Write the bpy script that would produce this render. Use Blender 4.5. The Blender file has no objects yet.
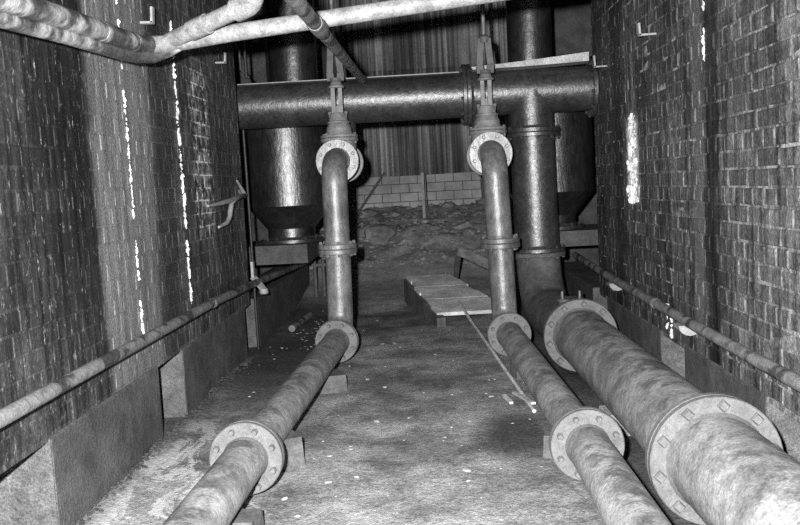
import bpy, math, random
from mathutils import Vector, Matrix, noise as mnoise
random.seed(11)
S = bpy.context.scene
COL = S.collection

# ------------------------------------------------------------------ camera, world, light, exposure
CAM_Z = 1.22
cam_data = bpy.data.cameras.new('camera')
cam_data.sensor_width = 36.0
cam_data.lens = 36.0 * 850 / 800
cam_data.clip_start = 0.02
cam = bpy.data.objects.new('camera', cam_data)
COL.objects.link(cam)
yaw, pitch, roll = math.radians(2.085), math.radians(5.175), math.radians(3.0)
fw = Vector((-math.sin(yaw) * math.cos(pitch), math.cos(yaw) * math.cos(pitch), -math.sin(pitch)))
r0 = Vector((math.cos(yaw), math.sin(yaw), 0))
u0 = r0.cross(fw)
cr = r0 * math.cos(roll) - u0 * math.sin(roll)
cu = r0 * math.sin(roll) + u0 * math.cos(roll)
M = Matrix((cr, cu, -fw)).transposed().to_4x4()
M.translation = (0, 0, CAM_Z)
cam.matrix_world = M
S.camera = cam

world = bpy.data.worlds.new('world')
S.world = world
world.use_nodes = True
world.node_tree.nodes['Background'].inputs[0].default_value = (1, 1, 1, 1)
world.node_tree.nodes['Background'].inputs[1].default_value = 0.008

fl = bpy.data.lights.new('camera_flash', 'POINT')      # the photographer's flash, just left of and above the lens
fl.energy = 2300
fl.shadow_soft_size = 0.03
flo = bpy.data.objects.new('camera_flash', fl)
flo.location = (-0.13, -0.02, CAM_Z + 0.115)
COL.objects.link(flo)

S.view_settings.view_transform = 'Standard'
S.view_settings.look = 'None'
S.view_settings.gamma = 1.0
S.view_settings.use_curve_mapping = False
S.view_settings.exposure = 0.0
S.cycles.caustics_reflective = False
S.cycles.sample_clamp_indirect = 1.0
S.cycles.use_denoising = False      # keep the fine grain of brick, silt and rust

# ------------------------------------------------------------------ node helpers
class NT:
    def __init__(s, name):
        s.m = bpy.data.materials.new(name)
        s.m.use_nodes = True
        s.t = s.m.node_tree
        s.b = s.t.nodes['Principled BSDF']
        s._pos = None
    def n(s, kind): return s.t.nodes.new(kind)
    def link(s, a, b): s.t.links.new(a, b)
    def put(s, sock, v):
        if isinstance(v, (int, float)):
            if sock.type == 'RGBA': sock.default_value = (v, v, v, 1)
            elif sock.type == 'VECTOR': sock.default_value = (v, v, v)
            else: sock.default_value = v
        elif isinstance(v, tuple): sock.default_value = v
        else: s.link(v, sock)
    def pos(s):
        if s._pos is None: s._pos = s.n('ShaderNodeNewGeometry')
        return s._pos.outputs['Position']
    def island(s):
        s.pos(); return s._pos.outputs['Random Per Island']
    def objrand(s): return s.n('ShaderNodeObjectInfo').outputs['Random']
    def xyz(s):
        k = s.n('ShaderNodeSeparateXYZ'); s.link(s.pos(), k.inputs[0]); return k.outputs
    def scaled(s, v):
        k = s.n('ShaderNodeVectorMath'); k.operation = 'MULTIPLY'
        s.link(s.pos(), k.inputs[0]); k.inputs[1].default_value = v; return k.outputs[0]
    def noise(s, scale, detail=4, rough=.6, vec=None, dist=0):
        k = s.n('ShaderNodeTexNoise')
        k.inputs['Scale'].default_value = scale; k.inputs['Detail'].default_value = detail
        k.inputs['Roughness'].default_value = rough; k.inputs['Distortion'].default_value = dist
        s.link(vec if vec is not None else s.pos(), k.inputs['Vector']); return k.outputs['Fac']
    def math(s, op, a, b=0.0, clamp=False):
        k = s.n('ShaderNodeMath'); k.operation = op; k.use_clamp = clamp
        s.put(k.inputs[0], a); s.put(k.inputs[1], b); return k.outputs[0]
    def rng(s, v, a, b, lo=0.0, hi=1.0, smooth=True):
        k = s.n('ShaderNodeMapRange'); k.interpolation_type = 'SMOOTHSTEP' if smooth else 'LINEAR'
        s.put(k.inputs[0], v); s.put(k.inputs[1], a); s.put(k.inputs[2], b); s.put(k.inputs[3], lo); s.put(k.inputs[4], hi)
        return k.outputs[0]
    def lerp(s, f, a, b):
        k = s.n('ShaderNodeMix'); k.data_type = 'FLOAT'
        s.put(k.inputs[0], f); s.put(k.inputs[2], a); s.put(k.inputs[3], b); return k.outputs[0]
    def band(s, v, a, b, soft):
        return s.math('MULTIPLY', s.rng(v, a - soft, a + soft), s.rng(v, b - soft, b + soft, 1, 0))
    def bump(s, h, strength, dist=.01):
        k = s.n('ShaderNodeBump'); k.inputs['Strength'].default_value = strength; k.inputs['Distance'].default_value = dist
        s.put(k.inputs['Height'], h); s.link(k.outputs[0], s.b.inputs['Normal'])
    def done(s, col, rough, spec=.5):
        s.put(s.b.inputs['Base Color'], col); s.put(s.b.inputs['Roughness'], rough)
        s.put(s.b.inputs['Specular IOR Level'], spec)
        return s.m

def iron(name, lo, hi, rough=.5, spec=.5, scale=9., bump=.3, patch=.5, dark=.4, vstreak=False, top=0., fine=.25):
    """painted / rusted cast iron: mottled tone, scabs of rust, dull and shiny patches"""
    t = NT(name)
    a = t.noise(scale, 6, .65)
    b = t.noise(scale * 4.5, 4, .7, vec=t.scaled((1, 1, .25)) if vstreak else None)
    c = t.noise(scale * .45, 3, .5, dist=.6)
    f = t.rng(t.math('ADD', t.math('MULTIPLY', a, .6), t.math('MULTIPLY', b, .4)), .32, .68)
    g = t.noise(scale * 11, 3, .7)
    v = t.math('MULTIPLY', t.lerp(f, lo, hi), t.rng(g, .3, .7, .75, 1.25))
    sc = t.rng(t.math('ADD', t.math('MULTIPLY', c, .7), t.math('MULTIPLY', a, .3)), .5, .6)
    v = t.math('MULTIPLY', v, t.lerp(t.math('MULTIPLY', sc, patch), 1.0, dark))
    if top:     # soil and damp lying on the upper side
        nz = t.n('ShaderNodeSeparateXYZ'); t.pos(); t.link(t._pos.outputs['Normal'], nz.inputs[0])
        dirt = t.math('MULTIPLY', t.rng(nz.outputs[2], .35, .95), t.rng(t.noise(6.5, 7, .72, dist=.5), .47, .6))
        v = t.math('MULTIPLY', v, t.lerp(t.math('MULTIPLY', dirt, top), 1.0, .3))
    r = t.math('ADD', t.math('MULTIPLY', t.math('SUBTRACT', b, .5), .35), rough, True)
    t.bump(t.math('ADD', t.math('ADD', a, t.math('MULTIPLY', b, .6)), t.math('MULTIPLY', g, fine)), bump, .008)
    return t.done(v, r, spec)

MAT = {}
MAT['floor_pipe'] = iron('floor_pipe_iron', .13, .32, .62, .4, 11, .5, .7, .45, top=.75)
MAT['flange_pale'] = iron('flange_pale_iron', .09, .17, .6, .4, 24, .4, .5, .6)
MAT['upright'] = iron('upright_pipe_iron', .07, .2, .4, .8, 10, .5, .7, .45, True, fine=.1)
MAT['valve'] = iron('valve_iron', .12, .25, .5, .5, 22, .5, .5, .5)
MAT['clevis'] = iron('clevis_iron', .06, .12, .6, .4, 18, .3)
MAT['tar'] = iron('tarred_iron', .018, .055, .38, 1.0, 7, .6, .7, .5, fine=.06)
MAT['tank'] = iron('tank_tarred_steel', .008, .024, .36, 1.0, 8, .6, .7, .5, True, fine=.06)
MAT['galv'] = iron('overhead_pipe_paint', .12, .34, .55, .4, 16, .5, .6, .45)
MAT['rail'] = iron('handrail_iron', .1, .24, .5, .45, 16, .4, .95, .2)
MAT['darkpipe'] = iron('dark_conduit_iron', .012, .03, .5, .4, 16, .3)
MAT['post'] = iron('post_steel', .2, .35, .5, .5, 14, .2)
MAT['galv_dark'] = iron('overhead_pipe_tar', .025, .08, .42, .8, 7, .5, .9, 5.5)
MAT['chock'] = iron('grimy_chock', .06, .15, .85, .3, 20, .5)
MAT['bend'] = iron('large_bend_iron', .05, .13, .6, .4, 9, .8, .6, .5)
t = NT('galvanised_sheet')
_a = t.noise(1., 3, .6, vec=t.scaled((17, 2, .12))); _b = t.noise(1., 4, .6, vec=t.scaled((2.2, 1, .5))); _c = t.noise(30, 3, .6)
v = t.math('MULTIPLY', t.lerp(t.rng(_a, .38, .62), .16, .5), t.rng(_b, .35, .65, .55, 1.1))
v = t.math('MULTIPLY', v, t.rng(_c, .3, .7, .8, 1.2))
MAT['sheet'] = t.done(t.math('MULTIPLY', v, t.lerp(t.island(), .8, 1.15)), .6, .5)
MAT['bracket'] = iron('bracket_steel', .22, .4, .55, .4, 20, .2)

def concrete(name, lo, hi, scale=7., rough=.85, bump=.6, fine=60.):
    t = NT(name)
    a = t.noise(scale, 7, .65); b = t.noise(fine, 3, .7); c = t.noise(scale * .3, 3, .5)
    f = t.rng(t.math('ADD', t.math('MULTIPLY', a, .65), t.math('MULTIPLY', b, .35)), .3, .7)
    v = t.math('MULTIPLY', t.lerp(f, lo, hi), t.rng(c, .3, .7, .65, 1.1))
    g = t.noise(fine * 2.6, 3, .7)
    v = t.math('MULTIPLY', v, t.rng(g, .3, .7, .6, 1.4))
    t.bump(t.math('ADD', t.math('ADD', a, b), t.math('MULTIPLY', g, .4)), bump, .01)
    return t.done(v, rough, .3)
MAT['plinth'] = concrete('damp_concrete', .05, .125, 8)
MAT['beam'] = concrete('beam_concrete', .12, .24, 6)
MAT['block'] = concrete('concrete_block', .42, .62, 9, .9, .3, 90)
MAT['stone'] = concrete('rubble_stone', .2, .45, 12)
MAT['wood'] = concrete('weathered_board', .45, .85, 16, .8, .5)
MAT['board_top'] = concrete('bleached_board', .55, .9, 16, .75, .5)
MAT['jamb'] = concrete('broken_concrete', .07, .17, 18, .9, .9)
MAT['wood_dark'] = concrete('grimy_board', .07, .18, 14, .8, .5)
MAT['wood_pale'] = concrete('bare_board', .38, .62, 14, .75, .4)
MAT['lime'] = concrete('lime_deposit', .65, .85, 30, .7, .6)
MAT['chips'] = concrete('pale_chips', .25, .75, 20, .6, .2)
MAT['mound'] = concrete('rubble_earth', .03, .1, 5, .9, .8, 40)

# floor: cement screed with dirt, dried silt, wet dark patches
t = NT('silty_floor')
a = t.noise(3.2, 8, .68, dist=.3); b = t.noise(38, 4, .75); c = t.noise(1.1, 4, .6); d = t.noise(120, 3, .7)
X, Y, Z = t.xyz()
f = t.rng(t.math('ADD', t.math('MULTIPLY', a, .6), t.math('MULTIPLY', b, .4)), .36, .66)
v = t.lerp(f, .11, .42)
v = t.math('MULTIPLY', v, t.rng(c, .36, .6, .6, 1.12))
v = t.math('MULTIPLY', v, t.rng(d, .3, .7, .62, 1.38))
v = t.math('ADD', v, t.math('MULTIPLY', t.rng(t.noise(190, 2, .6), .68, .76), .14))
silt = t.math('MULTIPLY', t.band(X, -1.3, -.72, .1), t.rng(t.noise(4.5, 7, .75, vec=t.scaled((1, .55, 1)), dist=.8), .49, .55))
silt = t.math('MULTIPLY', silt, t.rng(Y, 3.6, 5.2, 1, 0))
v = t.lerp(t.math('MULTIPLY', silt, .8), v, .6)
wet = t.math('MULTIPLY', t.band(X, -1.5, -.72, .12), t.rng(Y, 3.9, 5.4))
wet2 = t.math('MULTIPLY', t.band(X, .22, .55, .09), t.band(Y, 3.7, 4.35, .2))
gut = t.rng(X, .6, .8)
wet = t.math('MAXIMUM', t.math('MAXIMUM', wet, wet2), gut)
wet = t.math('MULTIPLY', wet, t.rng(a, .3, .55, .55, 1))
v = t.math('MULTIPLY', v, t.lerp(wet, 1.0, .3))
bank = t.rng(Y, 8.2, 9.6)
v = t.lerp(bank, v, t.lerp(f, .2, .5))
t.bump(t.math('ADD', t.math('MULTIPLY', a, 1.0), t.math('ADD', t.math('MULTIPLY', b, .7), t.math('MULTIPLY', d, .35))), .8, .015)
MAT['floor'] = t.done(v, t.lerp(wet, .85, .6), .3)

def wall_mat(name, side, joint):
    """brick (joint=False) or mortar (joint=True) with the stains each wall carries, in wall coordinates"""
    t = NT(name)
    X, Y, Z = t.xyz()
    rnd = t.math('FRACT', t.math('ADD', t.island(), t.objrand()))
    a = t.noise(14, 6, .7); b = t.noise(55, 4, .75); st = t.noise(7, 5, .65, vec=t.scaled((1, 3.2, .22)))
    big = t.noise(1.7, 4, .6)
    wob = t.math('ADD', Y, t.math('MULTIPLY', t.math('SUBTRACT', t.noise(2.3, 4, .6), .5), .14))
    f = t.rng(t.math('ADD', t.math('MULTIPLY', a, .5), t.math('MULTIPLY', b, .5)), .34, .66)
    if joint: v = t.lerp(f, .06, .17)
    else: v = t.math('MULTIPLY', t.lerp(f, .035, .12), t.lerp(rnd, .72, 1.15))
    v = t.math('MULTIPLY', v, t.rng(st, .33, .66, .38, 1.5))
    v = t.math('MULTIPLY', v, t.rng(big, .35, .65, .7, 1.25))
    if side == 'left':
        soot = t.math('MULTIPLY', t.rng(wob, 3.5, 3.6, 1, 0), t.rng(wob, 2.4, 3.45, .45, 1))
        soot = t.math('MULTIPLY', soot, t.rng(Z, .5, 1.0, .55, 1))
        v = t.math('MULTIPLY', v, t.lerp(soot, 1.0, .1))
        v = t.math('MULTIPLY', v, t.rng(wob, 4.5, 3.4, .85, .75))
        speck = t.math('MULTIPLY', t.rng(t.noise(30, 4, .8, vec=t.scaled((1, 1, .45))), .58, .7), t.rng(wob, 3.5, 3.6, 1, 0))
        v = t.math('ADD', v, t.math('MULTIPLY', speck, .17))
        wash = t.band(wob, 3.58, 4.33, .045)
        wv = t.lerp(t.rng(st, .3, .7), .11, .2)
        v = t.lerp(t.math('MULTIPLY', wash, .9), v, wv)
        dk = t.math('MULTIPLY', t.band(wob, 4.4, 4.66, .06), t.rng(st, .42, .55))
        v = t.math('MULTIPLY', v, t.lerp(dk, 1.0, .4))
        wp = t.math('MULTIPLY', t.band(wob, 5.12, 5.55, .07), t.band(Z, 1.0, 2.0, .12))
        if joint: v = t.lerp(t.math('MULTIPLY', wp, t.rng(a, .42, .55)), v, .8)
        else: v = t.lerp(t.math('MULTIPLY', wp, t.rng(a, .44, .62)), v, .36)
    else:
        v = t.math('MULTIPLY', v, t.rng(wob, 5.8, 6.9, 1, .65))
        dk = t.math('MAXIMUM', t.band(wob, 4.1, 4.28, .03), t.math('MULTIPLY', t.band(wob, 6.0, 6.35, .08), t.rng(st, .4, .5)))
        v = t.math('MULTIPLY', v, t.lerp(dk, 1.0, .22))
        lt = t.band(wob, 4.33, 4.47, .04)
        v = t.lerp(t.math('MULTIPLY', lt, .7), v, .13)
        wp = t.math('MULTIPLY', t.band(wob, 5.62, 5.92, .05), t.band(Z, 1.06, 1.56, .06))
        wp2 = t.math('MULTIPLY', t.band(wob, 5.68, 6.02, .08), t.band(Z, .9, 2.1, .2))
        v = t.lerp(t.math('MULTIPLY', wp2, t.rng(st, .44, .6)), v, .2)
        v = t.lerp(t.math('MULTIPLY', wp, t.rng(a, .25, .42)), v, .85)
        if joint:
            v = t.lerp(t.math('MULTIPLY', t.rng(wob, 4.2, 4.0), t.rng(t.noise(9, 3, .6), .5, .64)), v, .27)
            v = t.lerp(t.math('MULTIPLY', t.rng(wob, 4.3, 4.5), t.rng(t.noise(9, 3, .6), .56, .66)), v, .4)
        else:
            rough_end = t.math('MULTIPLY', t.rng(wob, 3.5, 3.1), t.rng(a, .4, .6))
            v = t.lerp(t.math('MULTIPLY', rough_end, .6), v, .18)
    grain = t.noise(150, 3, .7, vec=t.scaled((1, 1, .5)))
    v = t.math('MULTIPLY', v, t.rng(grain, .3, .7, .55, 1.45))
    fleck = t.rng(t.noise(75, 2, .6, vec=t.scaled((1, 1, .5))), .72, .78)
    v = t.math('ADD', v, t.math('MULTIPLY', fleck, .25))
    t.bump(t.math('ADD', a, b), .7, .008)
    return t.done(v, t.rng(st, .3, .7, .45, .8), .45)
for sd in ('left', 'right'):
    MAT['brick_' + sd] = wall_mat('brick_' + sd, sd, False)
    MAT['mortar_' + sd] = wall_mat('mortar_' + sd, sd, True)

# ------------------------------------------------------------------ mesh helpers
class MB:
    def __init__(s): s.v = []; s.f = []; s.sm = []
    def add(s, vs, fs, smooth=False):
        o = len(s.v); s.v += [tuple(p) for p in vs]
        for q in fs: s.f.append(tuple(i + o for i in q)); s.sm.append(smooth)
    def box(s, x0, x1, y0, y1, z0, z1):
        s.hexa([(x0, y0, z0), (x1, y0, z0), (x1, y1, z0), (x0, y1, z0), (x0, y0, z1), (x1, y0, z1), (x1, y1, z1), (x0, y1, z1)])
        return s
    def hexa(s, p):
        s.add(p, [(0, 3, 2, 1), (4, 5, 6, 7), (0, 1, 5, 4), (1, 2, 6, 5), (2, 3, 7, 6), (3, 0, 4, 7)]); return s
    def bar(s, a, b, w, h, up=(0, 0, 1)):
        a, b = Vector(a), Vector(b); d = (b - a).normalized(); up = Vector(up)
        x = d.cross(up)
        if x.length < 1e-4: x = d.cross(Vector((1, 0, 0)))
        x.normalize(); u = x.cross(d); x *= w / 2; u *= h / 2
        s.hexa([a - x - u, a + x - u, b + x - u, b - x - u, a - x + u, a + x + u, b + x + u, b - x + u]); return s
    def tube(s, pts, r, seg=20, caps=True):
        pts = [Vector(p) for p in pts]
        rs = r if isinstance(r, (list, tuple)) else [r] * len(pts)
        tang = []
        for i in range(len(pts)):
            a = pts[max(0, i - 1)]; b = pts[min(len(pts) - 1, i + 1)]
            tang.append((b - a).normalized())
        ref = Vector((0, 0, 1)) if abs(tang[0].z) < .9 else Vector((1, 0, 0))
        u = ref.cross(tang[0]).normalized(); vs = []
        for i, p in enumerate(pts):
            u = (u - tang[i] * u.dot(tang[i])).normalized(); w = tang[i].cross(u)
            for k in range(seg):
                an = 2 * math.pi * k / seg
                vs.append(p + (u * math.cos(an) + w * math.sin(an)) * rs[i])
        fs = []
        for i in range(len(pts) - 1):
            for k in range(seg):
                k2 = (k + 1) % seg
                fs.append((i * seg + k, i * seg + k2, (i + 1) * seg + k2, (i + 1) * seg + k))
        s.add(vs, fs, True)
        if caps:
            s.add(vs[:seg], [tuple(reversed(range(seg)))]); s.add(vs[-seg:], [tuple(range(seg))])
        return s
    def lathe(s, c, d, prof, seg=32, smooth=True):
        """prof: (distance along d, radius) stations; hard edge between stations (each strip has its own verts)"""
        c = Vector(c); d = Vector(d).normalized()
        ref = Vector((0, 0, 1)) if abs(d.z) < .9 else Vector((1, 0, 0))
        u = ref.cross(d).normalized(); w = d.cross(u)
        ring = lambda t, r: [c + d * t + (u * math.cos(2 * math.pi * k / seg) + w * math.sin(2 * math.pi * k / seg)) * r for k in range(seg)]
        for (t0, q0), (t1, q1) in zip(prof, prof[1:]):
            vs = ring(t0, q0) + ring(t1, q1)
            s.add(vs, [(k, (k + 1) % seg, seg + (k + 1) % seg, seg + k) for k in range(seg)], smooth and abs(t1 - t0) > 1e-6)
        if prof[0][1] > 1e-4: s.add(ring(*prof[0]), [tuple(reversed(range(seg)))])
        if prof[-1][1] > 1e-4: s.add(ring(*prof[-1]), [tuple(range(seg))])
        return s
    def blob(s, c, r, sq=(1, 1, 1), rough=.25):
        c = Vector(c); off = Vector((random.random() * 50, random.random() * 50, 0))
        p = (1 + 5 ** .5) / 2
        vs = [Vector(q).normalized() for q in ((-1, p, 0), (1, p, 0), (-1, -p, 0), (1, -p, 0), (0, -1, p), (0, 1, p), (0, -1, -p), (0, 1, -p), (p, 0, -1), (p, 0, 1), (-p, 0, -1), (-p, 0, 1))]
        fs = [(0, 11, 5), (0, 5, 1), (0, 1, 7), (0, 7, 10), (0, 10, 11), (1, 5, 9), (5, 11, 4), (11, 10, 2), (10, 7, 6), (7, 1, 8), (3, 9, 4), (3, 4, 2), (3, 2, 6), (3, 6, 8), (3, 8, 9), (4, 9, 5), (2, 4, 11), (6, 2, 10), (8, 6, 7), (9, 8, 1)]
        a = random.random() * 6.28; ca, sa = math.cos(a), math.sin(a)
        out = []
        for q in vs:
            k = r * (1 + random.uniform(-rough, rough))
            x, y, z = q.x * sq[0] * k, q.y * sq[1] * k, q.z * sq[2] * k
            out.append(c + Vector((x * ca - y * sa, x * sa + y * ca, z)))
        s.add(out, fs); return s
    def mesh(s, name, mat, off=(0, 0, 0)):
        m = bpy.data.meshes.new(name)
        ox, oy, oz = off
        m.from_pydata([(a - ox, b - oy, c - oz) for a, b, c in s.v], [], s.f)
        m.polygons.foreach_set('use_smooth', s.sm)
        m.materials.append(MAT[mat]); m.update()
        return m

def wloc(o):
    p = Vector(o.location)
    return p + wloc(o.parent) if o.parent else p
def build(name, mb, mat, parent=None, label=None):
    """one mesh object; geometry given in world coordinates, origin put at its parent's origin (or at its own base)"""
    if parent is not None: off = wloc(parent)
    else:
        xs, ys, zs = zip(*mb.v); off = Vector(((min(xs) + max(xs)) / 2, (min(ys) + max(ys)) / 2, min(zs)))
    o = bpy.data.objects.new(name, mb.mesh(name, mat, off)); COL.objects.link(o)
    if parent is not None: o.parent = parent
    else: o.location = off
    if label: o['label'] = label
    return o
def tag(o, label, cat, group=None):
    o['label'] = label; o['category'] = cat
    if group: o['group'] = group
    return o
def thing(name, label, cat, loc, group=None):
    o = bpy.data.objects.new(name, None); o.empty_display_size = .1; COL.objects.link(o); o.location = loc
    return tag(o, label, cat, group)
def struct(o, label=None, cat=None):
    o['kind'] = 'structure'
    if label: o['label'] = label
    if cat: o['category'] = cat
    return o

def arc(a, corner, b, r, n=8):
    """path a -> corner -> b with the corner rounded to a bend of radius r"""
    a, c, b = Vector(a), Vector(corner), Vector(b)
    d1 = (a - c).normalized(); d2 = (b - c).normalized()
    half = math.acos(max(-1, min(1, d1.dot(d2)))) / 2
    tl = min(r / math.tan(half), (a - c).length * .98, (b - c).length * .98); rr = tl * math.tan(half)
    ctr = c + (d1 + d2).normalized() * (rr / math.sin(half))
    p, q = c + d1 * tl, c + d2 * tl
    v1, v2 = p - ctr, q - ctr; ang = v1.angle(v2); ax = v1.cross(v2).normalized()
    return [a] + [ctr + Matrix.Rotation(ang * i / n, 3, ax) @ v1 for i in range(n + 1)] + [b]

def flange(parent, c, d, R, rin, th, nb, br, bolt_r, mat, phase=0., square=False, face=1, bolt_len=.02, name='flange'):
    """flange ring from c along d (thickness th), bolts as sub-parts showing on the d side (face=1), other side (-1) or both (0)"""
    c = Vector(c); d = Vector(d).normalized()
    k = build(name, MB().lathe(c, d, [(0, rin), (0, R - .004), (.004, R), (th - .004, R), (th, R - .004), (th, rin * 1.06), (th + .02 if face >= 0 else th, rin)], 40), mat, parent)
    ref = Vector((0, 0, 1)) if abs(d.z) < .9 else Vector((1, 0, 0))
    u = ref.cross(d).normalized(); w = d.cross(u)
    for i in range(nb):
        a = 2 * math.pi * i / nb + phase
        p = c + (u * math.cos(a) + w * math.sin(a)) * br
        mb = MB(); sg = 4 if square else 6
        if face >= 0: mb.lathe(p + d * (th - .004), d, [(0, bolt_r), (bolt_len * .6, bolt_r), (bolt_len + .004, bolt_r * .72)], sg, False)
        if face <= 0: mb.lathe(p + d * .004, -d, [(0, bolt_r), (bolt_len, bolt_r), (bolt_len + .002, bolt_r * .7)], sg, False)
        build('bolt', mb, mat, k)
    return k

# ------------------------------------------------------------------ setting: floor
def ground(x, y):
    z = 0.0
    g = max(0, min(1, (x - .62) / .2)); g = g * g * (3 - 2 * g)
    yy = max(0, min(1, (7.2 - y) / .8))
    z -= .11 * g * yy
    prof = [(0, 0), (8.2, 0), (9.6, .15), (10.4, .40), (11.2, .66), (12, .76), (12.6, .86), (13.6, .92)]
    for (a, p), (b, q) in zip(prof, prof[1:]):
        if a <= y <= b:
            k = (y - a) / (b - a); z += p + (q - p) * k; break
    n1 = mnoise.fractal(Vector((x * 1.3, y * 1.3, 3)), 1., 2., 4)
    z += n1 * .012
    if y > 9.9: z += mnoise.fractal(Vector((x * 3.1, y * 3.1, 9)), .9, 2., 4) * .07 * min(1, (y - 9.9) / .6)
    wl = max(0, 1 - (x + 1.4) / .16) if x > -1.4 else 0
    z += wl * (.02 + .03 * max(0, min(1, (y - 4) / 3))) * (1 + n1)
    return z
mb = MB(); st = .05
ys = [1.0 + i * st for i in range(int(12.3 / st) + 1)]
xs = [-4.5 + i * st for i in range(int(9 / st) + 1)]
idx = {}; vs = []; fs = []
def vid(i, j):
    if (i, j) not in idx: idx[(i, j)] = len(vs); vs.append((xs[i], ys[j], ground(xs[i], ys[j])))
    return idx[(i, j)]
for j in range(len(ys) - 1):
    for i in range(len(xs) - 1):
        if ys[j] < 6.3 and (xs[i] < -1.7 or xs[i + 1] > 1.7): continue
        fs.append((vid(i, j), vid(i + 1, j), vid(i + 1, j + 1), vid(i, j + 1)))
mb.add(vs, fs, True)
struct(build('floor', mb, 'floor'), 'silt covered cement floor running between the brick walls', 'floor')

# ------------------------------------------------------------------ setting: brick walls
CH = .08
def in_view(p):
    d = Vector(p) - Vector((0, 0, CAM_Z)); w = d.dot(fw)
    if w < .2: return None
    px, py = 400 + 850 * d.dot(cr) / w, 262.5 - 850 * d.dot(cu) / w
    return w if -15 < px < 815 and -15 < py < 540 else None

def brick_mb(sx, L, h, c=(0, 0, 0)):
    """brick lying along y, face at x = 0 looking towards sx, with a worn arris"""
    D = .055; b = .003 if sx > 0 else .005; jit = .0012 if sx > 0 else .0022; r = lambda: random.uniform(-jit, jit)
    x0, x1, x2 = -sx * D, -sx * b, 0
    back = [(x0, -L / 2, -h / 2), (x0, L / 2, -h / 2), (x0, L / 2, h / 2), (x0, -L / 2, h / 2)]
    mid = [(x1, -L / 2 + r(), -h / 2 + r()), (x1, L / 2 + r(), -h / 2 + r()), (x1, L / 2 + r(), h / 2 + r()), (x1, -L / 2 + r(), h / 2 + r())]
    frt = [(x2 + r(), q[1] * (1 - 2 * b / L), q[2] * (1 - 2 * b / h)) for q in mid]
    m = MB(); f = []
    for a, e in ((0, 4), (4, 8)):
        for k in range(4):
            k2 = (k + 1) % 4; f.append((a + k, a + k2, e + k2, e + k))
    f += [(3, 2, 1, 0), (8, 9, 10, 11)]
    if sx < 0: f = [tuple(reversed(q)) for q in f]
    m.add([(a + c[0], bb + c[1], z + c[2]) for a, bb, z in back + mid + frt], f)
    return m

def brick_wall(name, side, face, y0, y1, z0, z1, label):
    sx = 1 if side == 'left' else -1                    # direction the face looks
    bm_ = MB().box(*sorted((face - sx * (.0025 if sx > 0 else .004), face - sx * .3)), y0, y1, z0 - .02, z1)
    wall = struct(build(name, bm_, 'mortar_' + side), label, 'wall')
    var = {}
    for kind, L in (('s', .220), ('h', .1035)):
        for k in range(3): var[kind, k] = brick_mb(sx, L, CH - .009).mesh('brick', 'brick_' + side)
    spots = []
    for r in range(int((z1 - z0) / CH)):
        head = r % 3 == 1
        pitch = .1145 if head else .23
        y = y0 + (.0 if r % 2 else .115) - (.0 if not head else .058)
        while y < y1:
            a, b = max(y, y0) + .0045, min(y + pitch, y1) - .0045
            if b - a > .03: spots.append((('h' if head else 's'), a, b, z0 + (r + .5) * CH + random.uniform(-.002, .002), abs((b - a) - (pitch - .009)) < .002))
            y += pitch
    scored = []
    for q in spots:
        w = in_view((face, (q[1] + q[2]) / 2, q[3]))
        scored.append((-(q[2] - q[1]) / (w * w) if (w and q[4]) else 1, q))
    scored.sort(key=lambda e: e[0])
    rest = MB(); woff = wloc(wall)
    for i, (sc, q) in enumerate(scored):
        proud = random.uniform(-.0012, .0012) if sx > 0 else random.uniform(-.003, .003); p = Vector((face + sx * proud, (q[1] + q[2]) / 2 + random.uniform(-.003, .003), q[3]))
        if i < 300 and sc < 0:
            o = bpy.data.objects.new('brick', var[q[0], random.randrange(3)]); COL.objects.link(o)
            o.parent = wall; o.location = p - woff
        else:
            m = brick_mb(sx, q[2] - q[1], CH - .009, p); rest.add(m.v, m.f)
    o = build('brickwork', rest, 'brick_' + side, wall); o['kind'] = 'stuff'
    return wall

WL = brick_wall('wall_left', 'left', -1.40, 1.2, 6.45, .39, 2.87, 'dark damp brick wall with a pale washed band and lime runs')
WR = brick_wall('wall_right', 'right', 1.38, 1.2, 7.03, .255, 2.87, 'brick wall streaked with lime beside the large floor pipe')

def plinth(wall, sx, face, segs, ztop, zb=-.15):
    for a, b in segs:
        m = MB(); e = .012
        x0, x1, xe = face - sx * .3, face, face - sx * e
        # chamfered upper arris
        pts = []
        for y in (a, b): pts += [(x0, y, zb), (x1, y, zb), (x1, y, ztop - e), (xe, y, ztop), (x0, y, ztop)]
        f = [(0, 1, 2, 3, 4), (9, 8, 7, 6, 5)] + [(k, 5 + k, 5 + (k + 1) % 5, (k + 1) % 5) for k in range(5)]
        if sx < 0: f = [tuple(reversed(q)) for q in f]
        m.add(pts, f); pp = build('plinth_panel', m, 'plinth', wall)
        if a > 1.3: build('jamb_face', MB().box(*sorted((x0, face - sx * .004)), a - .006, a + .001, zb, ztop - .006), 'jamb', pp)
    back = MB().box(*sorted((face - sx * .26, face - sx * .32)), 1.2, max(b for a, b in segs), zb, ztop + .02)
    build('niche_back', back, 'plinth', wall)
plinth(WL, 1, -1.392, [(1.2, 2.45), (2.945, 4.157), (4.59, 6.19), (6.665, 9.6)], .385)
plinth(WR, -1, 1.372, [(1.2, 3.05), (3.54, 4.67), (5.15, 6.69), (7.28, 9.6)], .265)

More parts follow.
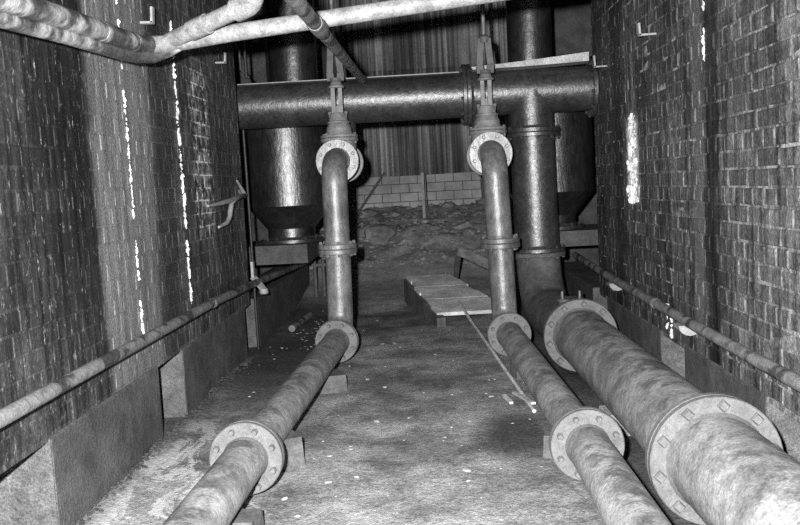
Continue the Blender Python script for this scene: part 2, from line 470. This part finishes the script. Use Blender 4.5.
# lime runs hanging on the brickwork, lumps one above another
def lime_run(wall, face, sx, y, z0, z1, w, dens=1.0, foot=False):
    m = MB(); z = z1
    while z > z0:
        if mnoise.noise(Vector((y * 9, z * 7, 1))) > -.25 * dens and random.random() < .8:
            r = random.choice((.35, .6, .9, 1.2)) * w
            m.blob((face + sx * .001, y + random.uniform(-1., 1.) * w, z), r, (.5, 1, random.uniform(1., 2.)), .35)
        z -= random.uniform(.5, 1.6) * w
    if foot: m.blob((face + sx * .004, y, z0), w * 2.0, (.4, 1, 2.6), .2)
    build('lime_run', m, 'lime', wall)
lime_run(WL, -1.398, 1, 3.995, .60, 2.3, .008, .6, True)
lime_run(WL, -1.398, 1, 4.845, .60, 2.2, .0115, 1.4)
lime_run(WR, 1.378, -1, 4.26, 1.0, 2.3, .009, -.3)
lime_run(WR, 1.378, -1, 5.0, .25, .42, .018, 1)
lime_run(WR, 1.378, -1, 4.93, .27, .37, .014, 1)

m = MB()
for i in range(330):
    k = random.random(); z = 1.04 + .56 * k * k; y = random.gauss(5.77, .065 if z < 1.35 else .04); r = random.choice((.004, .007, .011, .018)) * random.uniform(.7, 1.2)
    if abs((z - .255) % CH - CH / 2) < .03 or random.random() < .5: m.blob((1.379, y, z), r, (.3, 1, 1.4), .3)
build('lime_crust', m, 'lime', WR)

# ------------------------------------------------------------------ setting: back of the shed
wb = struct(build('wall_back', MB().box(-4.5, 4.5, 13.03, 13.25, .4, 1.47), 'plinth'), 'low concrete block wall under the corrugated sheeting', 'wall')
bmesh_ = {}
for r in range(6):
    z = .70 + r * .135; x = -2.6 + (r % 2) * .14
    while x < 2.6:
        m = MB().box(x + .005, x + .268, 13.0 + random.uniform(-.004, .004), 13.1, z + .004, z + .128)
        build('block', m, 'block', wb); x += .273
# rear side walls beyond the bay
struct(build('wall_rear_left', MB().box(-4.5, -1.74, 9.65, 9.95, -.1, 5.2), 'plinth'), 'plain dark rendered wall behind the hopper tank on the left', 'wall')
struct(build('wall_rear_right', MB().box(1.40, 4.5, 9.65, 9.95, -.1, 5.2), 'plinth'), 'dark wall behind the hopper tank on the right', 'wall')

ws = bpy.data.objects.new('wall_back_sheeting', None); COL.objects.link(ws); ws.location = (0, 12.9, 1.36)
struct(ws, 'corrugated metal sheeting hanging above the low block wall', 'wall')
def sheet(x0, x1, z0, z1, y, tilt):
    m = MB(); p = .08; n = int((x1 - x0) / p * 6); vs = []
    for i in range(n + 1):
        x = x0 + (x1 - x0) * i / n; d = .024 * math.sin(2 * math.pi * x / p)
        for z, off in ((z0, 0), (z1, tilt)):
            vs += [(x, y + d + off, z), (x, y + d + off + .002, z)]
    f = []
    for i in range(n):
        a = i * 4; b = a + 4
        f += [(a, b, b + 2, a + 2), (b + 1, a + 1, a + 3, b + 3), (a + 1, b + 1, b, a), (a + 2, b + 2, b + 3, a + 3)]
    m.add(vs, f, True); build('corrugated_sheet', m, 'sheet', ws)
x = -3.4; k = 0
while x < 3.3:
    w = .08 * 9
    sheet(x, x + w + .07, 1.365 + random.uniform(-.006, .006), 3.0, 12.86 - (k % 2) * .02, .03)
    sheet(x - .1, x + w - .03, 2.93, 5.2, 12.83 - (k % 2) * .02, .03)
    x += w; k += 1
build('sheeting_rail', MB().box(-3.4, 3.4, 12.93, 12.99, 2.9, 2.98), 'darkpipe', ws)

# ------------------------------------------------------------------ valves and uprights
def gate_valve(loc, label):
    """gate valve, flow along y, bonnet and spindle upward; loc = centre of the body"""
    x, y, z = loc
    T = thing('gate_valve', label, 'valve', (x, y, z - .16), 'gate valves under the header pipe')
    build('body', MB().lathe((x, y + .23, z), (0, -1, 0), [(0, .088), (.1, .095), (.14, .13), (.32, .13), (.36, .095), (.46, .088)], 28)
          .lathe((x, y, z), (0, 0, 1), [(0, .125), (.155, .125)], 28), 'valve', T)
    flange(T, (x, y - .2, z), (0, -1, 0), .156, .086, .03, 8, .125, .013, 'flange_pale', .39, face=1, bolt_len=.004)
    flange(T, (x, y + .2, z), (0, 1, 0), .156, .086, .03, 8, .125, .013, 'valve', .39, face=-1)
    flange(T, (x, y, z + .150), (0, 0, 1), .142, .1, .026, 6, .124, .012, 'valve', .26, face=0, name='bonnet_flange')
    flange(T, (x, y, z + .180), (0, 0, 1), .142, .1, .02, 6, .124, .012, 'valve', .26, face=1, name='bonnet_flange', bolt_len=.014)
    bt = z + .2
    bon = build('bonnet', MB().lathe((x, y, bt), (0, 0, 1), [(0, .098), (.05, .094), (.085, .078), (.09, .084), (.1, .084), (.105, .072), (.16, .062), (.165, .05)], 28), 'valve', T)
    top = bt + .155
    build('gland', MB().lathe((x, y, top), (0, 0, 1), [(0, .03), (.035, .03), (.035, .022), (.06, .022)], 16), 'valve', bon)
    for s in (-1, 1):
        build('gland_bolt', MB().lathe((x + s * .06, y - .01, top - .03), (0, 0, 1), [(0, .008), (.03, .008), (.03, .014), (.05, .014)], 6, False), 'valve', bon)
        build('yoke_bar', MB().bar((x + s * .027, y - .02, top - .02), (x + s * .027, y - .02, top + .205), .03, .028, (0, 1, 0)), 'valve', T)
    ct = top + .205
    build('yoke_collar', MB().lathe((x, y - .02, ct - .012), (0, 0, 1), [(0, .058), (.012, .062), (.024, .05), (.055, .032)], 20), 'valve', T)
    # clevis joint and operating rod
    cv = build('clevis', MB().lathe((x, y - .02, ct + .02), (0, 0, 1), [(0, .03), (.02, .05), (.04, .05)], 14), 'clevis', T)
    for s in (-1, 1):
        m = MB(); a = (x + s * .036, y - .02, ct + .04); b = (x + s * .04, y - .02, ct + .10); c = (x + s * .024, y - .02, ct + .29)
        m.bar(a, b, .052, .05, (0, 1, 0)).bar(b, c, .046, .05, (0, 1, 0)); build('clevis_arm', m, 'clevis', cv)
    build('clevis_head', MB().lathe((x, y - .02, ct + .26), (0, 0, 1), [(0, .036), (.04, .046), (.06, .024)], 14), 'clevis', cv)
    build('operating_rod', MB().tube([(x, y - .02, ct + .31), (x, y - .02, ct + .95)], .016, 12), 'upright', T)
    return T
gate_valve((-.642, 6.45, 1.42), 'gate valve with rising rod on the left branch below the header pipe')
gate_valve((.472, 6.45, 1.415), 'gate valve with rising rod on the right branch, beside the pipe flange')

def spool(name, label, path, r, fl, mat, group=None, fmat=None, seg=28, loc=None):
    """pipe length with its flanges: fl = list of (centre, direction, R, thickness, nbolts, phase, face, square)"""
    path = [Vector(p) for p in path]
    lo = min(path, key=lambda p: p.z)
    T = thing(name, label, 'pipe', loc or (lo.x, lo.y, lo.z - r), group)
    build('pipe_body', MB().tube(path, r, seg), mat, T)
    for c, d, R, th, nb, ph, face, sq in fl:
        flange(T, c, d, R, r, th, nb, (R + r) / 2 + .003, ((R - r) * .36 if sq else max(.0135, (R - r) * .17)), fmat or mat, ph, sq, face)
    return T

hz0 = 1.756
for sgn, nm, A, B, C, D, E0 in (
        (-1, 'left', (-.642, 6.215, 1.42), (-.646, 5.97, 1.42), (-.652, 5.97, .80), (-.662, 5.97, .185), (-.667, 5.72, .185)),
        (1, 'right', (.470, 6.215, 1.415), (.472, 5.97, 1.415), (.491, 5.97, .785), (.503, 5.97, .179), (.506, 5.72, .179))):
    # from the header down behind the valve
    spool('branch_bend', 'short bend joining the header pipe to the %s gate valve' % nm,
          arc((A[0], 7.0, hz0), (A[0], 7.0, A[2]), (A[0], 6.685, A[2]), .2), .088, [((A[0], 6.685, A[2]), (0, 1, 0), .156, .028, 8, .39, 1, False)], 'tar', 'bends behind the gate valves')
    spool('upright_pipe', 'upper upright pipe with a bend at the %s valve' % nm,
          arc(A, B, C, .17), .09, [(A, (0, -1, 0), .158, .028, 8, .39, 1, False), (C, (0, 0, 1), .138, .034, 8, .2, 1, False)], 'upright', 'upright branch pipes', 'upright')
    d = (Vector(E0) - Vector(D)).normalized()
    spool('duckfoot_pipe', 'lower upright pipe bending to the %s small floor pipe' % nm,
          arc((C[0], C[1], C[2] - .002), D, E0, .17), .09, [((C[0], C[1], C[2] - .036), (0, 0, 1), .138, .034, 8, .2, -1, False), (Vector(E0) - d * .03, d, .148, .028, 8, .39, -1, False)], 'upright', 'upright branch pipes', 'upright')

def floor_run(label, a, b, r, R, th, nb, phase, fa, fb, square=False, group=None, fmat='flange_pale'):
    a, b = Vector(a), Vector(b); d = (b - a).normalized(); fl = []
    if fa: fl.append((a, d, R, th, nb, phase, 1, square))
    if fb: fl.append((b - d * th, d, R, th, nb, phase, -1, square))
    n = 10
    pts = [a.lerp(b, i / n) for i in range(n + 1)]
    return spool('floor_pipe', label, pts, r, fl, 'floor_pipe', group, fmat, 36)
g = 'flanged pipes along the floor'
floor_run('small floor pipe on the left running from its upright to the near flange', (-.667, 5.718, .185), (-.764, 3.262, .182), .086, .146, .03, 8, .39, True, True, group=g)
floor_run('small floor pipe on the left, nearest length leaving the frame', (-.764, 3.26, .182), (-.81, 1.45, .182), .086, .146, .03, 8, .39, True, False, group=g)
floor_run('middle small floor pipe on the right running from its upright to the near flange', (.506, 5.718, .179), (.593, 3.382, .14), .086, .148, .03, 8, .39, True, True, group=g)
floor_run('middle small floor pipe on the right, nearest length leaving the frame', (.593, 3.38, .14), (.602, 1.45, .14), .086, .148, .03, 8, .39, True, False, group=g)
floor_run('large floor pipe by the right wall between its two wide flanges', (.963, 5.598, .172), (1.003, 3.082, .158), .176, .243, .036, 10, .2, True, True, True, g)
floor_run('large floor pipe by the right wall, nearest length leaving the frame', (1.003, 3.08, .158), (1.02, 1.3, .158), .176, .243, .036, 10, .2, True, False, True, g)

# large upright and bend feeding the large floor pipe
spool('large_upright_pipe', 'large upright pipe hanging from the header tee on the right', [(.872, 7.0, 1.586), (.876, 7.0, 1.1), (.88, 7.0, .622)], .18,
      [((.872, 7.0, 1.552), (0, 0, 1), .225, .034, 10, .1, -1, False), ((.88, 7.0, .622), (0, 0, 1), .228, .034, 10, .1, 1, False)], 'tar')
T = spool('large_bend', 'large bend with a studded boss linking the upright to the large floor pipe',
      arc((.88, 7.0, .620), (.89, 6.95, .172), (.963, 5.6, .172), .42, 14), .18,
      [((.88, 7.0, .586), (0, 0, 1), .228, .034, 10, .1, -1, False), (Vector((.963, 5.632, .172)), (0.03, -1, 0), .243, .03, 10, .2, -1, True)], 'bend')
bo = build('boss', MB().lathe((.95, 5.86, .31), (0, 0, 1), [(0, .085), (.055, .08), (.056, .09), (.075, .09)], 24), 'upright', T)
for s in (-1, 1): build('stud', MB().lathe((.95 + s * .06, 5.83, .38), (0, 0, 1), [(0, .011), (.055, .011), (.06, .006)], 8), 'upright', bo)

# header pipe across the bay
hz, hr = 1.92, .178
spool('header_pipe', 'long dark header pipe crossing the bay behind the left valve', [(-2.0 + i * .29, 7.0, hz) for i in range(8)] + [(.352, 7.0, hz)], hr,
      [((.320, 7.0, hz), (1, 0, 0), .245, .032, 10, .2, -1, False)], 'tar', loc=(-.8, 7.0, hz - hr))
T = thing('header_tee', 'header pipe tee on the right with its branch pointing down', 'pipe', (.872, 7.0, 1.586))
build('pipe_body', MB().tube([(.354, 7.0, hz), (.7, 7.0, hz), (1.1, 7.0, hz), (1.375, 7.0, hz)], hr, 36), 'tar', T)
build('branch', MB().lathe((.872, 7.0, 1.588), (0, 0, 1), [(0, .18), (hz - 1.588, .18)], 36), 'tar', T)
flange(T, (.354, 7.0, hz), (1, 0, 0), .245, hr, .032, 10, .215, .014, 'tar', .2, face=1)
flange(T, (.872, 7.0, 1.588), (0, 0, 1), .225, .18, .034, 10, .205, .014, 'tar', .1, face=1)
flange(T, (1.342, 7.0, hz), (1, 0, 0), .235, hr, .034, 10, .21, .014, 'tar', .2, face=-1)

# things lying on the header
m = MB(); n = 7
for i in range(n):      # slightly bowed board, split at the raised end
    a = i / n; b = (i + 1) / n
    zc = lambda q: hz + hr + .010 + .018 * q * q
    xa, xb = .40 + .93 * a, .40 + .93 * b
    m.hexa([(xa, 6.90, zc(a)), (xb, 6.90, zc(b)), (xb, 7.1, zc(b)), (xa, 7.1, zc(a)), (xa, 6.90, zc(a) + .02 + .05 * a), (xb, 6.90, zc(b) + .02 + .05 * b), (xb, 7.1, zc(b) + .02 + .05 * b), (xa, 7.1, zc(a) + .02 + .05 * a)])
tag(build('plank', m, 'wood_pale'), 'pale bowed board lying on top of the header tee', 'board')
tag(build('flat_bar', MB().bar((-1.5, 6.99, hz + hr + .004), (.30, 6.99, hz + hr + .004), .06, .008), 'post'), 'thin flat bar lying along the top of the long header pipe', 'bar')

# ------------------------------------------------------------------ hopper tanks, risers, beams
def hopper(x, y, label, riser_x=None):
    T = thing('hopper_tank', label, 'tank', (x, y, .755), 'hopper tanks behind the header pipe')
    build('shell', MB().lathe((x, y, 1.08), (0, 0, 1), [(0, .375), (.012, .385), (.78, .385), (.86, .35), (.92, .24), (.95, .1)], 48), 'tank', T)
    build('cone', MB().lathe((x, y, .885), (0, 0, 1), [(0, .22), (.195, .376)], 48), 'tank', T)
    build('neck', MB().lathe((x, y, .79), (0, 0, 1), [(0, .215), (.1, .215)], 40), 'tank', T)
    flange(T, (x, y, .755), (0, 0, 1), .285, .215, .035, 12, .25, .015, 'tar', .1, face=1)
    return T
T = hopper(-1.257, 7.75, 'dark hopper bottomed tank on the left beam')
hopper(1.114, 7.75, 'dark hopper bottomed tank on the right, mostly hidden by the large upright')
tag(build('riser_pipe', MB().lathe((-1.15, 7.75, 2.03), (0, 0, 1), [(0, .26), (.05, .26), (.06, .215), (2.6, .215)], 40), 'tank'), 'wide dark riser standing on top of the left hopper tank', 'pipe')
tag(build('riser_pipe', MB().lathe((.935, 7.45, 2.035), (0, 0, 1), [(0, .19), (2.5, .19)], 40), 'tank'), 'wide dark riser behind the header tee and its board', 'pipe')

for nm, x0, x1, z0, z1 in (('left', -2.4, -1.07, .59, .753), ('right', .72, 2.4, .62, .753)):
    m = MB()
    m.box(x0, x1, 7.36, 8.25, z0, z1)
    tag(build('support_beam', m, 'plinth'), 'concrete beam carrying the %s hopper tank' % nm, 'beam')
m = MB()
T = thing('beam_stand', 'small iron stand on the ground behind the left beam', 'stand', (-1.2, 9.0, .07), None)
for dx in (-.04, .05): build('leg', MB().tube([(-1.2 + dx, 9.0, .05), (-1.2 + dx, 9.0, .48)], .02, 12), 'clevis', T)
build('crossbar', MB().bar((-1.27, 9.0, .42), (-1.12, 9.0, .42), .03, .03), 'clevis', T)
for s in (-2.0, 2.1):
    tag(build('beam_pier', MB().box(s - .2, s + .2, 7.45, 8.15, -.05, .59 if s < 0 else .62), 'beam'), 'concrete pier under the outer end of the %s beam' % ('left' if s < 0 else 'right'), 'pier')

# ------------------------------------------------------------------ handrails on the walls
def rail(label, pts, r, couplings, brackets, face, sx):
    T = thing('handrail', label, 'handrail', (pts[0][0], pts[0][1], pts[0][2] - r))
    build('rail_pipe', MB().tube(pts, r, 18), 'rail', T)
    for y in couplings:
        p = at_y(pts, y); q = at_y(pts, y + .07); build('coupling', MB().tube([p, p.lerp(q, .2), p.lerp(q, .8), q], [r * 1.04, r * 1.22, r * 1.22, r * 1.04], 18), 'rail', T)
    for y, kind in brackets:
        p = at_y(pts, y)
        bk = MB()
        if kind == 'saddle':     # half-round saddle plate below the rail, fixed to the wall
            n = 8; prof = [(p.x - sx * .02 + sx * .06 * math.cos(math.pi * k / n + math.pi), p.z - r + .002 - .055 * math.sin(math.pi * k / n)) for k in range(n + 1)]
            w = len(prof)
            vs = [(a, y - .05, b) for a, b in prof] + [(a, y + .05, b) for a, b in prof]
            f = [tuple(range(w)), tuple(reversed(range(w, 2 * w)))] + [(k, w + k, w + (k + 1) % w, (k + 1) % w) for k in range(w)]
            bk.add(vs, f)
            bo = build('bracket', bk, 'bracket', T)
            build('wall_lug', MB().box(*sorted((face, p.x)), y - .02, y + .02, p.z - r - .03, p.z - r - .005), 'bracket', bo)
        else:                    # bent strap coming down the corner, over the rail to a lug
            bo = build('bracket', bk.bar((p.x - sx * .03, y, p.z + .16), (p.x - sx * .03, y, p.z + .03), .05, .02, (1, 0, 0)).bar((p.x - sx * .03, y, p.z + .04), (p.x + sx * .055, y - .05, p.z - .055), .055, .02, (0, 0, 1)), 'bracket', T)
            build('lug', MB().lathe((p.x + sx * .055, y - .05, p.z - .085), (0, 0, 1), [(0, .03), (.01, .036), (.04, .03)], 14), 'bracket', bo)
    return T
def at_y(pts, y):
    for a, b in zip(pts, pts[1:]):
        if a[1] <= y <= b[1]:
            return Vector(a).lerp(Vector(b), (y - a[1]) / (b[1] - a[1]))
    return Vector(pts[-1])
rail('long iron handrail pipe fixed along the left wall', [(-1.335, 1.3, .575), (-1.335, 2.9, .575), (-1.335, 5.1, .57), (-1.33, 6.3, .545), (-1.335, 9.4, .44)], .027, [5.05], [(3.2, 'lugs'), (6.42, 'strap')][1:], -1.4, 1)
rail('rust patched handrail pipe along the right wall', [(1.315, 1.3, .42), (1.32, 3.1, .425), (1.32, 4.56, .437), (1.32, 6.2, .46), (1.32, 7.8, .505)], .028, [5.02], [(6.2, 'saddle'), (4.5, 'saddle')], 1.38, -1)

# ------------------------------------------------------------------ small wall iron
def cable_hook(label, wallx, sx, y, z, out, up):
    """small hanger: square bar standing out of the wall with its tip turned up"""
    T = thing('cable_hook', label, 'hook', (wallx, y, z), 'small cable hooks on the walls')
    build('arm', MB().bar((wallx - sx * .004, y, z), (wallx + sx * out, y, z - .002), .035, .011), 'bracket', T)
    build('tip', MB().bar((wallx + sx * (out - .005), y, z - .004), (wallx + sx * out, y, z + up), .012, .035, (0, 1, 0)), 'bracket', T)
cable_hook('small upturned hook high on the left wall above the overhead pipe corner', -1.4, 1, 4.34, 2.103, .062, .075)
cable_hook('small upturned hook at the far upper edge of the left wall', -1.4, 1, 5.87, 2.118, .07, .065)
cable_hook('small upturned hook standing alone high on the right wall', 1.38, -1, 5.14, 2.026, .095, .068)
cable_hook('small upturned hook at the far upper edge of the right wall', 1.38, -1, 6.48, 2.023, .095, .08)

T = thing('wall_hook', 'forked iron hook sticking out of the left wall near its end', 'hook', (-1.40, 6.256, 1.2))
hx = -1.345
build('arm', MB().tube([(-1.41, 6.32, 1.24), (hx, 6.256, 1.21), (hx, 5.86, 1.183), (hx, 5.5, 1.165), (-1.37, 5.27, 1.155)], [.017, .018, .018, .015, .008], 10), 'post', T)
build('spur', MB().tube([(hx, 6.256, 1.21), (hx - .005, 6.17, 1.26), (-1.36, 6.088, 1.313)], [.015, .012, .008], 10), 'post', T)
build('tine', MB().tube([(hx, 5.95, 1.19), (hx, 5.80, 1.155), (hx, 5.745, 1.10), (hx, 5.72, 1.065), (hx, 5.62, 1.03), (-1.36, 5.47, 1.013)], [.016, .017, .017, .016, .015, .009], 10), 'post', T)

tag(build('conduit', MB().tube([(-1.372, 6.49, -.02), (-1.372, 6.49, 1.1), (-1.375, 6.49, 1.70)], .011, 12), 'darkpipe'), 'thin dark conduit standing at the end of the left wall', 'conduit')
T = thing('header_clamp', 'iron strap hanging at the left wall end beside the header pipe', 'clamp', (-1.40, 6.5, 2.08))
build('strap', MB().tube([(-1.40, 6.5, 2.36), (-1.37, 6.52, 2.3), (-1.37, 6.52, 2.16), (-1.31, 6.53, 2.09)], .012, 8), 'darkpipe', T)
build('rod', MB().tube([(-1.33, 6.52, 2.09), (-1.33, 6.52, 2.4)], .012, 8), 'darkpipe', T)

# ------------------------------------------------------------------ overhead pipes
op = [(-1.22, 1.4, 1.755), (-1.22, 2.5, 1.825)] + arc((-1.22, 2.92, 1.851), (-1.22, 3.87, 1.897), (-.85, 3.86, 1.937), .17, 8) + [(.274, 3.86, 2.037), (1.37, 3.86, 2.13)]
T = thing('overhead_pipe', 'pale overhead pipe turning from the left wall across the top of the bay', 'pipe', (-1.22, 3.86, 1.86))
build('wall_length', MB().tube(op[:7], .038, 22), 'galv_dark', T)
build('cross_length', MB().tube(op[6:], .038, 22), 'galv', T)
for a, b in (((-1.22, 3.28, 1.868), (-1.22, 3.36, 1.872)), ((-1.22, 3.64, 1.886), (-1.22, 3.68, 1.888))):
    build('collar', MB().tube([a, Vector(a).lerp(Vector(b), .2), Vector(a).lerp(Vector(b), .8), b], [.039, .042, .042, .039], 22), 'galv_dark', T)
tag(build('overhead_pipe', MB().tube([(-1.257, 1.4, 1.715), (-1.257, 2.57, 1.783), (-1.255, 3.0, 1.808), (-1.25, 3.58, 1.832), (-1.235, 3.72, 1.838), (-1.19, 3.82, 1.848), (-1.13, 3.865, 1.88), (-1.06, 3.86, 1.914)], .030, 18), 'galv_dark'), 'second overhead pipe tucked beneath the pale one on the left wall', 'pipe')
T = thing('branch_pipe', 'short overhead branch with a coupling rising to an open elbow', 'pipe', (-1.15, 3.84, 1.90))
BE = Vector((-.69, 3.59, 2.006)); BS = Vector((-1.16, 3.88, 1.91))
bp = arc(BS, BE, (-.63, 3.50, 2.36), .08, 8)
build('pipe_body', MB().tube(bp, .037, 20), 'galv', T)
build('coupling', MB().tube([BS.lerp(BE, .34), BS.lerp(BE, .52)], .044, 20), 'galv', T)
build('elbow', MB().tube(arc(BS.lerp(BE, .84), BE, (-.675, 3.568, 2.08), .05, 8), .05, 20), 'galv', T)
build('elbow_collar', MB().tube([(-.677, 3.572, 2.055), (-.669, 3.562, 2.085)], .057, 20), 'galv', T)

T = thing('slanting_pipe', 'rusty slanting pipe passing below the pale overhead pipe to the header', 'pipe', (-.458, 6.65, 2.06))
sp = [(-.395, 1.6, 1.795), (-.417, 3.85, 1.897), (-.458, 6.65, 2.045), (-.459, 6.82, 2.075)]
build('pipe_body', MB().tube(sp, .029, 20), 'rail', T)
build('coupling', MB().tube([(-.413, 3.42, 1.8775), (-.4132, 3.44, 1.8784), (-.4153, 3.66, 1.8884), (-.4155, 3.68, 1.8893)], [.031, .035, .035, .031], 20), 'rail', T)

# ------------------------------------------------------------------ things on the floor
def block_thing(name, label, cat, c, size, rz, mat, tilt=0.):
    m = MB(); sx_, sy_, sz_ = size; vs = []
    for z in (0, sz_):
        for a, b in ((-1, -1), (1, -1), (1, 1), (-1, 1)):
            k = 1 if z == 0 else random.uniform(.86, .97)
            x, y = a * sx_ / 2 * k, b * sy_ / 2 * k
            vs.append((c[0] + x * math.cos(rz) - y * math.sin(rz), c[1] + x * math.sin(rz) + y * math.cos(rz), c[2] + z + tilt * a * (1 if z else 0)))
    m.hexa(vs); return tag(build(name, m, mat), label, cat)
block_thing('pipe_chock', 'rounded stone chock beside the near flange of the left floor pipe', 'block', (-.705, 3.70, -.005), (.15, .16, .14), .5, 'chock')
block_thing('pipe_chock', 'small wooden chock under the far end of the left floor pipe', 'block', (-.665, 5.10, -.005), (.2, .2, .105), .3, 'chock')
block_thing('pipe_chock', 'block under the nearest length of the left floor pipe', 'block', (-.75, 2.9, -.005), (.2, .14, .09), -.05, 'chock')
block_thing('pipe_chock', 'dark wooden chock on the near left of the middle floor pipe flange', 'block', (.53, 3.72, -.01), (.13, .2, .11), -.2, 'chock')
block_thing('pipe_chock', 'stone chock under the far end of the middle floor pipe', 'block', (.525, 5.2, -.01), (.11, .16, .09), .2, 'chock')
for y, l in ((2.3, 'nearest length of the large floor pipe'), (4.4, 'middle of the large floor pipe')):
    block_thing('pipe_chock', 'low stone chock under the %s' % l, 'block', (1.0, y, -.13), (.3, .22, .125), .1, 'stone')

# plank platform
T = thing('plank_platform', 'low wooden platform of worn boards lying behind the right upright', 'platform', (.2, 7.9, 0))
FL, FR, BL, BR = Vector((.05, 7.3, .105)), Vector((.67, 7.3, .11)), Vector((-.265, 8.6, .30)), Vector((.17, 8.6, .30))
nb = 6
for i in range(nb):
    a, b = i / nb + .0008, (i + 1) / nb - .0008
    q = [FL.lerp(BL, a), FR.lerp(BR, a), FR.lerp(BR, b), FL.lerp(BL, b)]
    dz = -.0015 * (i % 2); j = random.uniform(-.02, .02)
    q = [p + Vector((j, 0, dz)) for p in q]
    build('board', MB().hexa([p - Vector((0, 0, .03)) for p in q] + q), 'board_top', T)
for A, B, o in ((FL, BL, -.022), (FR, BR, -.06)):
    a = A + Vector((o, -.09, -.032)); b = B + Vector((o, 0, -.032))
    build('side_beam', MB().hexa([(a.x, a.y, -.01), (a.x + .075, a.y, -.01), (b.x + .075, b.y, .02), (b.x, b.y, .02), (a.x, a.y, a.z), (a.x + .075, a.y, a.z), (b.x + .075, b.y, b.z), (b.x, b.y, b.z)]), 'wood_dark', T)

T = thing('leaning_trestle', 'broken wooden trestle leaning behind the right upright pipe', 'trestle', (.26, 8.1, .2))
build('top_board', MB().hexa([(.25, 8.0, .54), (.78, 7.8, .27), (.78, 7.86, .27), (.25, 8.06, .54), (.27, 8.0, .63), (.78, 7.8, .37), (.78, 7.86, .37), (.27, 8.06, .63)]), 'wood_dark', T)
build('leg', MB().hexa([(.215, 8.84, .05), (.25, 8.84, .05), (.25, 8.9, .05), (.215, 8.9, .05), (.24, 8.07, .58), (.30, 8.07, .58), (.30, 8.11, .60), (.24, 8.11, .60)]), 'wood_dark', T)
build('leg', MB().hexa([(.72, 8.0, 0), (.76, 8.0, 0), (.76, 8.06, 0), (.72, 8.06, 0), (.72, 7.87, .34), (.76, 7.87, .32), (.76, 7.92, .32), (.72, 7.92, .34)]), 'wood_dark', T)

tag(build('long_stick', MB().tube([(.232, 7.55, .160), (.30, 6.8, .105), (.40, 5.6, .06), (.50, 4.36, .014)], [.011, .012, .012, .011], 8), 'wood'), 'long thin stick lying from the board platform to the floor', 'stick')
tag(build('short_stick', MB().bar((.435, 4.75, .02), (.50, 4.38, .05), .025, .012), 'wood_pale'), 'short pale lath beside the end of the long stick', 'stick')
tag(build('short_stick', MB().bar((.375, 4.72, .012), (.40, 4.55, .012), .02, .014), 'wood_pale'), 'pale splinter left of the end of the long stick', 'stick')
tag(build('pipe_offcut', MB().tube([(-1.23, 7.25, .035), (-1.17, 7.95, .04)], .03, 14), 'rail'), 'short pipe offcut lying at the foot of the left wall', 'pipe')

# posts in front of the block wall
T = thing('shed_post', 'thin steel post in front of the middle of the block wall', 'post', (-.06, 11.9, .7))
build('shaft', MB().bar((-.06, 11.9, .7), (-.06, 11.9, 1.38), .04, .04, (0, 1, 0)), 'post', T)
build('rear_angle', MB().bar((-.015, 11.95, .7), (-.02, 11.95, 1.38), .012, .05, (0, 1, 0)), 'darkpipe', T)
tag(build('shed_post', MB().bar((.83, 12.6, .7), (.83, 12.6, 2.2), .07, .07, (0, 1, 0)), 'darkpipe'), 'dark steel post at the right end of the visible block wall', 'post')
tag(build('shed_brace', MB().bar((-1.02, 12.6, .88), (-.62, 12.6, 1.42), .03, .04, (0, 1, 0)), 'darkpipe'), 'slanting dark brace in front of the block wall', 'brace')

# rubble on the bank
for i in range(26):
    x, y = random.uniform(-1.5, 1.0), random.uniform(10.4, 12.7)
    r = random.uniform(.05, .12)
    o = build('rubble_stone', MB().blob((x, y, ground(x, y) + r * .25), r, (1.2, 1, .6), .25), 'stone')
    tag(o, 'loose rubble lump half buried in the earth bank', 'stone', 'rubble lumps on the bank')
x, y = -.62, 10.9
o = build('rubble_stone', MB().blob((x, y, ground(x, y) + .06), .2, (1.2, .9, .6), .22), 'stone'); tag(o, 'largest pale lump of rubble on the left of the bank', 'stone', 'rubble lumps on the bank')
m = MB()
for i in range(1100):
    x, y = random.uniform(-1.7, 1.36), random.uniform(9.98, 12.9)
    r = random.choice((.012, .018, .025, .035)) * random.uniform(.7, 1.3)
    m.blob((x, y, ground(x, y) + r * .2), r, (1.3, 1, .6), .3)
o = build('rubble_scatter', m, 'stone'); tag(o, 'small broken rubble strewn over the earth bank', 'rubble'); o['kind'] = 'stuff'

m = MB()
def chip(x, y, r):
    if 7.15 < y < 9.8 and -.4 < x < .8: return
    m.blob((x, y, ground(x, y) + r * .15), r, (random.uniform(.8, 1.8), 1, .35), .3)
for i in range(130):
    y = 2.6 + 5.6 * random.random() ** 1.2
    chip(random.uniform(-1.3, .6), y, random.uniform(.003, .008))
for i in range(40):
    y = random.uniform(2.7, 8.5); chip(random.uniform(-1.25, .55), y, random.uniform(.009, .016))
for i in range(70): chip(random.uniform(-1.2, -.75), random.uniform(6.4, 8.8), random.uniform(.004, .010))
for i in range(40): chip(random.uniform(.2, .7), random.uniform(8.0, 9.4), random.uniform(.006, .014))
o = build('floor_chips', m, 'chips'); tag(o, 'pale chips and grit scattered over the floor', 'grit'); o['kind'] = 'stuff'
m = MB()
for i in range(420):
    y = random.uniform(2.0, 6.2); r = random.uniform(.004, .013); x = -1.392 + r * 1.6 + abs(random.gauss(0, .025))
    m.blob((x, y, ground(x, y) + r * .2), r, (1.2, 1, .6), .3)
for i in range(400):
    y = random.uniform(2.2, 5.6); x = random.uniform(.68, .82); r = random.uniform(.006, .02)
    m.blob((x, y, ground(x, y) + r * .2), r, (1.2, 1, .6), .3)
o = build('edge_debris', m, 'mound'); tag(o, 'crumbled dirt along the wall foot and between the pipes', 'dirt'); o['kind'] = 'stuff'
